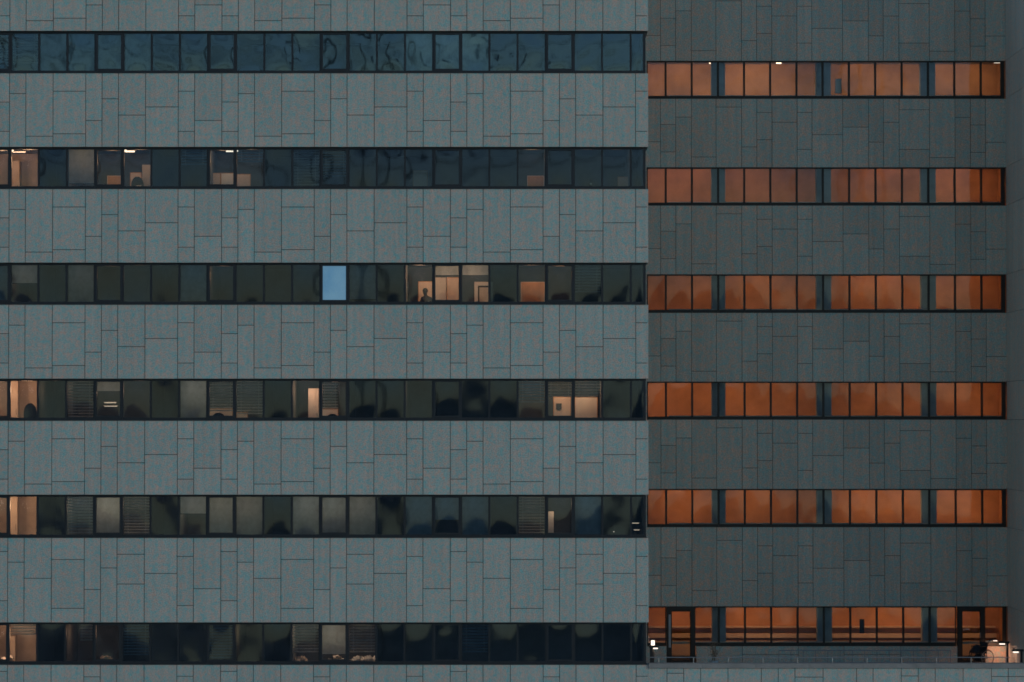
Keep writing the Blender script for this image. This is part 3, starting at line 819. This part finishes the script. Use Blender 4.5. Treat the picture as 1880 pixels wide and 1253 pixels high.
# corridor windows
for (ya, yb) in RB:
    zt, zb = PZ(ya, YR), PZ(yb, YR); mb = MB()
    mb.box(PX(1120, YR), PX(1187.3, YR), YR + .01, YR + .34, zb - .004, zt + .004); mb.build('pier', [M['clad_dark']], rear)
MX = [1187.5] + [1222.6 + 48.4 * k for k in range(0, 13)] + [1845.5]
MX = [1187.5] + [1222.4, 1270.4, 1318.6, 1366.6, 1414.6, 1463, 1511, 1559.4, 1607.8, 1656.4, 1704.8, 1753.2, 1801.8] + [1845.5]
def rear_window(band, xa, xb, zt, zb, seed, right_end=False, bot=.115, tilt=0):
    mb = MB(); e = .001; hw = .036
    Y0, Y1 = YR + .05, YR + .17
    a, b = xa + e, xb - e; rw = .15 if right_end else hw
    mb.box(a, a + hw, Y0, Y1, zb, zt); mb.box(b - rw, b, Y0, Y1, zb, zt)
    mb.box(a + hw, b - rw, Y0, Y1, zt - .05, zt); mb.box(a + hw, b - rw, Y0, Y1, zb, zb + bot)
    mb.box(a + hw, b - rw, Y0 - .02, Y0 - .001, zb + bot - .02, zb + bot - .001)
    pane(mb, a + hw, b - rw, zb + bot, zt - .05, YR + .10, random.Random(seed).uniform(.0015, .0045), seed, 1, .0007, 1.3, n=12,
         tilt=tilt + random.Random(seed + 1).uniform(-.003, .003))
    mb.build('window', [M['frame_warm'], M['glass_rear']], band)
DOORS = {}
for r, (ya, yb) in enumerate(RB):
    band = empty('window_band'); band.parent = rear
    zt, zb = PZ(ya, YR), PZ(yb, YR)
    for k in range(14):
        if r == 5 and k in (1, 12): continue
        rear_window(band, PX(MX[k], YR), PX(MX[k + 1], YR), zt, zb, r * 17.3 + k * 2.1, k == 13, tilt=(0, .004, .006, -.006, -.026, -.040)[r])
# terrace doors in the lowest corridor row
def door(px0, px1, label, ajar=False):
    band = empty('terrace_door'); band.parent = rear; band['label'] = label
    x0, x1 = PX(px0, YR), PX(px1, YR); zt = PZ(RB[5][0], YR)
    mb = MB(); fw = .16
    mb.box(x0, x0 + fw, YR - .02, YR + .19, ZF, zt - .002); mb.box(x1 - fw, x1, YR - .02, YR + .19, ZF, zt - .002)
    mb.box(x0 + fw, x1 - fw, YR - .02, YR + .19, zt - .15, zt - .002); mb.box(x0 + fw, x1 - fw, YR - .01, YR + .19, ZF, ZF + .05)
    mb.build('door_frame', M['frame_warm'], band)
    mb = MB(); l0, l1, lt, lb = x0 + fw + .003, x1 - fw - .003, zt - .153, ZF + .055
    mb.box(l0, l0 + .03, YR + .04, YR + .10, lb, lt); mb.box(l1 - .03, l1, YR + .04, YR + .10, lb, lt)
    mb.box(l0 + .03, l1 - .03, YR + .04, YR + .10, lt - .04, lt); mb.box(l0 + .03, l1 - .03, YR + .04, YR + .10, lb, lb + .05)
    pane(mb, l0 + .03, l1 - .03, lb + .05, lt - .04, YR + .07, .002, px0 * .1, 1, .002, 1.2)
    mb.build('door_leaf', [M['frame_warm'], M['glass_rear']], band)
    mb = MB(); hx = l0 - .06
    if ajar:
        mb.box(hx - .03, hx + .05, YR - .045, YR - .022, ZF + .55, zt - .30, 0)
    else:
        mb.tube((l1 - .02, YR - .0, ZF + .9), (l1 - .02, YR - .0, ZF + 1.1), .014)
    mb.build('pull_bar', M['steel'], band)
door(1222.8, 1275.5, 'terrace door with a tall grey pull bar, at the left end', True)
door(1754.8, 1805.8, 'terrace door behind the wheelchair, at the right end')
# narrow windows closing the gaps beside the doors are part of the frames above

# corridor interior
YC = YR + 2.6
for r, (ya, yb) in enumerate(RB):
    zt, zb = PZ(ya, YR), PZ(yb, YR)
    zc = zt + .16; zf = zb - .75 if r < 5 else ZF
    mb = MB()
    x0, x1 = PX(1187.5, YR) - .2, PX(1845.5, YR) + .1
    mb.box(x0, x1, YC, YC + .1, zf, zc, 0); mb.box(x0, x1, YR + .36, YC, zc, zc + .06, 1); mb.box(x0, x1, YR + .36, YC, zf - .06, zf, 2)
    mb.box(x1, x1 + .1, YR + .36, YC, zf, zc, 0); mb.box(x0 - .1, x0, YR + .36, YC, zf, zc, 0)
    mb.build('corridor_interior', [M['orange_wall'], M['ceiling'], M['carpet']], rear)
    zi = zb + .115
    mb = MB(); mb.box(x0 + 1, PX(1842, YR), YR + .19, YR + .33, zi - .05, zi + .035); mb.build('inner_sill', M['white'], rear)
    if r == 5:  # bars added to imitate the parapet's reflected stripes in the lowest windows
        mb = MB(); ya_, yb_ = YR + 2.1, YR + 2.4; xa_, xb_ = PX(1190, YR), PX(1842, YR)
        mb.box(xa_, xb_, ya_, yb_, PZ(1171.5, ya_), PZ(1164, ya_), 0); mb.box(xa_, xb_, ya_ + .08, yb_, PZ(1177, ya_), PZ(1171.6, ya_), 1)
        mb.box(xa_, xb_, ya_, yb_, zf + .1, PZ(1177.1, ya_), 0); mb.box(xa_, xb_, ya_ + .2, YC - .001, PZ(1153.5, ya_), PZ(1151, ya_), 0)
        mb.build('radiator', [M['beige'], M['radiator_gap']], rear)
    for px0, px1 in ((1306, 1331), (1498, 1525), (1690, 1717)):
        c0, c1 = PX(px0, YR + .5), PX(px1, YR + .5)
        MB().box(c0, c1, YR + .38, YR + .82, zf, zc - .001).build('column', M['column'], rear)
    col = (1, .43, .16) if r else (1, .60, .33)
    en = (27, 19.5, 21, 25, 26, 22)[r]
    segs = [(1190, 1306), (1334, 1462), (1540, 1690), (1717, 1842)]
    for j, (a, b) in enumerate(segs):
        k_ = 1 + .24 * math.sin(r * 2.3 + j * 1.9)
        L = PX(b, YR) - PX(a, YR)
        light('corridor_light', 'AREA', ((PX(a, YR) + PX(b, YR)) / 2, YR + 1.0, zc - .05), en * k_ * L / 3.2, col, rear, L * .9, .12, (R(38), 0, 0))
lamp_px(1302, 1309.5, 116.8, YR + 1.1, 'left of the three lit ceiling lamps in the top corridor')
lamp_px(1425, 1434.5, 116.4, YR + 1.2, 'middle of the three lit ceiling lamps in the top corridor', white=True)
lamp_px(1825, 1837, 114.6 + .8, YR + .7, 'right of the three lit ceiling lamps in the top corridor', white=True)

# side wall of the courtyard, running forward from the rear wing
mb = MB(); zt = PZ(-13, YR)
zlev = [PZ(-13, YR)] + [z for (a, b) in RB for z in (PZ(a, YR), PZ(b, YR))] + [ZF]
for k in range(len(zlev) - 1):
    ys = [-.0, 1.1, 2.0, 3.1, 3.65, 4.75, 5.3, 6.4, 7.3, 8.4, YR - .002]
    for a, b in zip(ys, ys[1:]):
        mb.box(XS, XS + .03, a + .007, b - .007, zlev[k + 1] + .007, zlev[k] - .007)
mb.box(XS + .031, XS + .6, .001, YR + .3, ZF, zt + 6, 1)
mb.box(XS, XS + 14, 0, YR, zt + .006, zt + 6, 0)
mb.build('side_wall', [M['clad_side'], M['joint']], rear)
mb = MB(); cols = [(XS + 1.1 * k, XS + 1.1 * (k + 1), [.6, 1.8]) for k in range(13)]
z = zt
while z > 2.5:
    panels(mb, XS, XS + 14, z, z - 2.4, cols, -.03, .015); z -= 2.415
mb.box(XS + .03, XS + 14, .001, YR, 0, zt, 1)
mb.build('front_wall', [M['clad'], M['joint']], rear)

# parapet wall of the terrace, flush with the front wing
PZ0, PZ1 = PZ(1227.5, 0), PZ(1375, 0)
PCX = [(1190, 1223.5), (1223.5, 1254), (1254, 1285), (1285, 1335), (1335, 1396), (1396, 1427), (1427, 1457.5), (1457.5, 1509), (1509, 1570), (1570, 1600.5),
       (1600.5, 1652), (1652, 1683), (1683, 1714), (1714, 1765), (1765, 1817), (1817, 1847.5), (1847.5, 1925)]
PJ = [(), (9,), (70,), (80,), (40,), (60,), (95,), (16,), (50,), (70,), (30, 100), (14,), (60,), (95,), (45,), (15,), (15,)]
mb = MB()
pc = [(PX(a, 0), PX(b, 0), [j * S for j in PJ[k]]) for k, (a, b) in enumerate(PCX)]
panels(mb, XEND + .003, PX(1925, 0), PZ0, PZ1, pc, 0)
panels(mb, XEND + .003, PX(1925, 0), PZ1 - .015, 0, pc, 0)
mb.box(XEND + .003, PX(1925, 0), .031, .35, 0, PZ0 - .004, 1)
mb.build('parapet_wall', [M['clad'], M['joint']], rear)
mb = MB(); xs = XEND + .004
while xs < PX(1920, 0):
    mb.box(xs, min(xs + 1.8, PX(1924, 0)) - .006, -.04, .40, PZ0 + .006, PZ(1218.5, 0)); xs += 1.8
mb.build('coping', M['coping'], rear)

# ------------------------------------------------------------------ terrace: railing, lamps, shrub, wheelchair
ZCOP = PZ(1218.5, 0)
t = empty('railing', (XEND, .2, ZCOP)); tag(t, 'thin steel railing on top of the terrace parapet', 'railing')
Yr = .22; L = PX(1851, Yr) - XEND; hz = PZ(1207.3, Yr) - ZCOP
MB().tube((.05, 0, hz), (L, 0, hz), .014, 8).build('top_rail', M['steel'], t)
for k in range(11):
    x = .35 + (L - .5) * k / 10
    MB().tube((x, 0, 0), (x, 0, hz - .012), .013, 8).build('post', M['steel'], t)
# handrail of the ramp further back
Yh = 5.2; xa, xb = PX(1428, Yh), PX(1742, Yh); zt_ = PZ(1194.5, Yh)
t = empty('handrail', (xa, Yh, ZF)); tag(t, 'grey handrail with many thin posts at the middle of the terrace, below the windows', 'handrail')
mb = MB().tube((0, 0, zt_ - ZF), (xb - xa, 0, zt_ - ZF), .016, 8)
mb.tube((0, 0, zt_ - ZF - .42), (xb - xa, 0, zt_ - ZF - .42), .010, 8)
mb.build('rail', M['steel'], t)
n = 14
for k in range(n + 1):
    x = (xb - xa) * k / n; MB().tube((x, 0, 0), (x, 0, zt_ - ZF - .015), .013, 8).build('post', M['steel'], t)

def hood_lamp(px_h0, px_h1, py_h, px_p0, px_p1, Y, label, energy, spill=None):
    a, b = P(px_h0, py_h, Y), P(px_h1, py_h, Y); p0, p1 = P(px_p0, py_h, Y), P(px_p1, py_h, Y)
    xc = (p0.x + p1.x) / 2; H = a.z - ZF
    t = empty('bollard_lamp', (xc, Y, ZF)); tag(t, label, 'lamp', 'hooded lamps on the terrace')
    hw = (p1.x - p0.x) / 2; hx0, hx1 = a.x - xc, b.x - xc
    MB().box(-hw, hw, -.06, .06, 0, H + .03).build('post', M['frame'], t)
    lo, hi = min(hx0, -hw), max(hx1, hw)
    MB().box(lo - .03, hi + .03, -.10, .10, H + .031, H + .10).build('hood', M['frame'], t)
    MB().box(hx0, hx1, -.085, .085, H - .012, H + .030).build('light_strip', M['lamp_white'], t)
    light('lamp_light', 'AREA', ((a.x + b.x) / 2, Y, a.z - .03), energy, (1, .56, .38), t, abs(b.x - a.x), .15, (0, 0, 0))
    return t
hood_lamp(1199.5, 1207.5, 1191, 1193.0, 1198.6, 5.5, 'low hooded lamp with thick post at left end of terrace', 3.0)
hood_lamp(1835, 1844.5, 1183, 1847.2, 1851.2, 7.6, 'hooded lamp on dark post lighting the salmon wall at terrace right end', 9)
hood_lamp(1860, 1869.5, 1198, 1873, 1877, 3.2, 'hooded lamp furthest right against the plain side wall', 2.5)
# square lantern at the left end
a, b = P(1195.5, 1176, 6.6), P(1201.8, 1185, 6.6)
t = empty('lantern_post', ((a.x + b.x) / 2, 6.6, ZF)); tag(t, 'bright square lantern on a post at far left of terrace', 'lamp')
hw = (b.x - a.x) / 2; H0, H1 = b.z - ZF, a.z - ZF
MB().box(-.05, .05, -.05, .05, 0, H0 - .001).build('post', M['frame'], t)
MB().box(-hw, hw, -hw, hw, H0, H1).build('lantern', M['lamp_white'], t)
MB().box(-hw - .015, hw + .015, -hw - .015, hw + .015, H1 + .001, H1 + .04).build('cap', M['frame'], t)
light('lamp_light', 'POINT', ((a.x + b.x) / 2, 6.25, b.z - .1), 3.0, (1, .72, .5), t, radius=.08)
# wall lamp giving the warm patch on the wall at the right
t = empty('wall_lamp', (PX(1824, YR), YR - .02, PZ(1184, YR))); 
tag(t, 'small wall lamp glowing under the last window at terrace right end', 'lamp')
t.location.y = YR - .001; t.location.z = PZ(1176.5, YR)
hw = .07
t.location.x = PX(1823.5, YR)
MB().box(-hw - .02, hw + .02, -.10, -.022, .012, .04).build('cap', M['frame'], t)
MB().box(-hw, hw, -.09, -.024, -.012, .011).build('light_strip', M['lamp_white'], t)
MB().box(-.02, .02, -.0215, -.001, -.02, .04).build('bracket', M['frame'], t)
light('lamp_light', 'AREA', (t.location.x, YR - .55, t.location.z - .15), 4.2, (1, .50, .32), t, .3, .1, (R(38), 0, 0))
# small lit niche strip reflected near the left end
# dry shrub in a pot
sx = PX(1309, 6.0)
t = empty('dry_shrub', (sx, 6.0, ZF)); tag(t, 'sparse dry shrub standing near the left terrace door', 'shrub')
rnd = random.Random(5); mb = MB()
for k in range(16):
    p = Vector((rnd.uniform(-.06, .06), rnd.uniform(-.06, .06), .28)); d = Vector((rnd.uniform(-.35, .35), rnd.uniform(-.3, .3), 1)).normalized()
    rr = .009
    for s_ in range(5):
        q = p + d * rnd.uniform(.08, .16); mb.tube(p, q, rr, 5, 0, rr * .8); rr *= .8
        if s_ > 0:
            for _ in range(2):
                dd = (d + Vector((rnd.uniform(-.8, .8), rnd.uniform(-.8, .8), .1))).normalized(); mb.tube(q, q + dd * .08, rr * .7, 4, 0, rr * .3)
        p = q; d = (d + Vector((rnd.uniform(-.3, .3), rnd.uniform(-.3, .3), 0))).normalized()
mb.build('branches', M['bark'], t)
mb = MB()
for k in range(260):
    p = Vector((rnd.gauss(0, .13), rnd.gauss(0, .12), rnd.uniform(.4, .95)))
    m = Matrix.Translation(p) @ Matrix.Rotation(rnd.uniform(0, 6), 4, 'Z') @ Matrix.Rotation(rnd.uniform(-1.2, 1.2), 4, 'X')
    mb.quad_strip([m @ Vector(q) for q in ((-.012, 0, 0), (0, -.02, .004), (.012, 0, 0), (0, .022, 0))], [(0, 1, 2, 3)])
mb.build('leaves', M['bark'], t)
mb = MB().tube((0, 0, 0), (0, 0, .30), .13, 16, 0, .17); mb.build('pot', M['column'], t)

def wheelchair(px, Y, yaw):
    t = empty('wheelchair', (PX(px, Y), Y, ZF), yaw); tag(t, 'dark empty wheelchair with push handles beside the right terrace door', 'wheelchair')
    # local x = forward
    for sy in (-1, 1):
        w_ = MB().ring((0, sy * .30, .30), (0, 1, 0), .285, .016).build('wheel', M['dark'], t)
        MB().ring((0, sy * .345, .30), (0, 1, 0), .25, .007).build('hand_rim', M['steel'], w_)
        mb = MB()
        for k in range(12):
            a = 2 * math.pi * k / 12; mb.tube((0, sy * .30, .30), (.275 * math.cos(a), sy * .30, .30 + .275 * math.sin(a)), .0025, 4)
        mb.tube((0, sy * .27, .30), (0, sy * .33, .30), .025); mb.build('spokes', M['steel'], w_)
        MB().ring((.40, sy * .24, .085), (0, 1, 0), .065, .018, 18).build('caster', M['dark'], t)
        MB().path([(.40, sy * .24, .10), (.40, sy * .24, .28), (.38, sy * .24, .48), (-.02, sy * .24, .46)], .012).build('side_frame', M['dark'], t)
        MB().path([(-.02, sy * .24, .30), (-.04, sy * .24, .60), (-.10, sy * .24, .86), (-.20, sy * .24, .93)], .012).build('back_post', M['dark'], t)
        MB().tube((-.17, sy * .24, .91), (-.29, sy * .24, .955), .022).build('handle', M['dark'], t)
        MB().box(-.02, .30, sy * .24 - .028, sy * .24 + .028, .68, .715).build('armrest', M['dark'], t)
        MB().path([(.28, sy * .24, .68), (.30, sy * .24, .47)], .011).build('arm_post', M['dark'], t)
        MB().path([(.38, sy * .22, .46), (.50, sy * .20, .16)], .011).build('leg_rest', M['dark'], t)
        MB().box(.46, .60, sy * .12 - .07, sy * .12 + .07, .10, .125).build('foot_plate', M['dark'], t)
    MB().box(-.02, .40, -.225, .225, .46, .51).build('seat', M['cloth'], t)
    m = Matrix.Translation((-.05, 0, .66)) @ Matrix.Rotation(R(-8), 4, 'Y')
    MB().box(-.012, .012, -.225, .225, -.19, .19, 0, m).build('backrest', M['cloth'], t)
    # folded blanket on the seat
    bl_ = MB(); rn = random.Random(3); n = 12; pts = []
    for j in range(n + 1):
        for i in range(n + 1):
            u, v = i / n, j / n
            hgt = .26 * (math.sin(math.pi * u) * math.sin(math.pi * v)) ** .6 + .02 * noise.noise(Vector((u * 4, v * 4, 3)))
            pts.append((t.location.x, 0, 0) and (.02 + .40 * u, -.22 + .44 * v, .512 + hgt))
    fs = [(j * (n + 1) + i, j * (n + 1) + i + 1, (j + 1) * (n + 1) + i + 1, (j + 1) * (n + 1) + i) for j in range(n) for i in range(n)]
    bl_.quad_strip(pts, fs, 0, True)
    b = bl_.build('blanket', M['cloth']); b.matrix_world = Matrix.Translation(t.location) @ Matrix.Rotation(yaw, 4, 'Z')
    k_ = MB(); pts = []
    for j in range(7):
        th = math.pi * j / 6
        for i in range(14):
            a = 2 * math.pi * i / 14; sx_ = abs(math.sin(th)) ** .5
            pts.append((.12 + .20 * sx_ * math.cos(a), .19 * sx_ * math.sin(a), .30 + .14 * math.cos(th)))
    k_.quad_strip(pts, [(j * 14 + i, (j + 1) * 14 + i, (j + 1) * 14 + (i + 1) % 14, j * 14 + (i + 1) % 14) for j in range(6) for i in range(14)], 0, True)
    bg_ = k_.build('bag', M['cloth']); bg_.matrix_world = b.matrix_world.copy(); tag(bg_, 'dark soft bag stowed under the wheelchair seat', 'bag')
    tag(b, 'dark folded blanket lying on the wheelchair seat', 'blanket')
    return t
wheelchair(1800, 7.6, R(205))
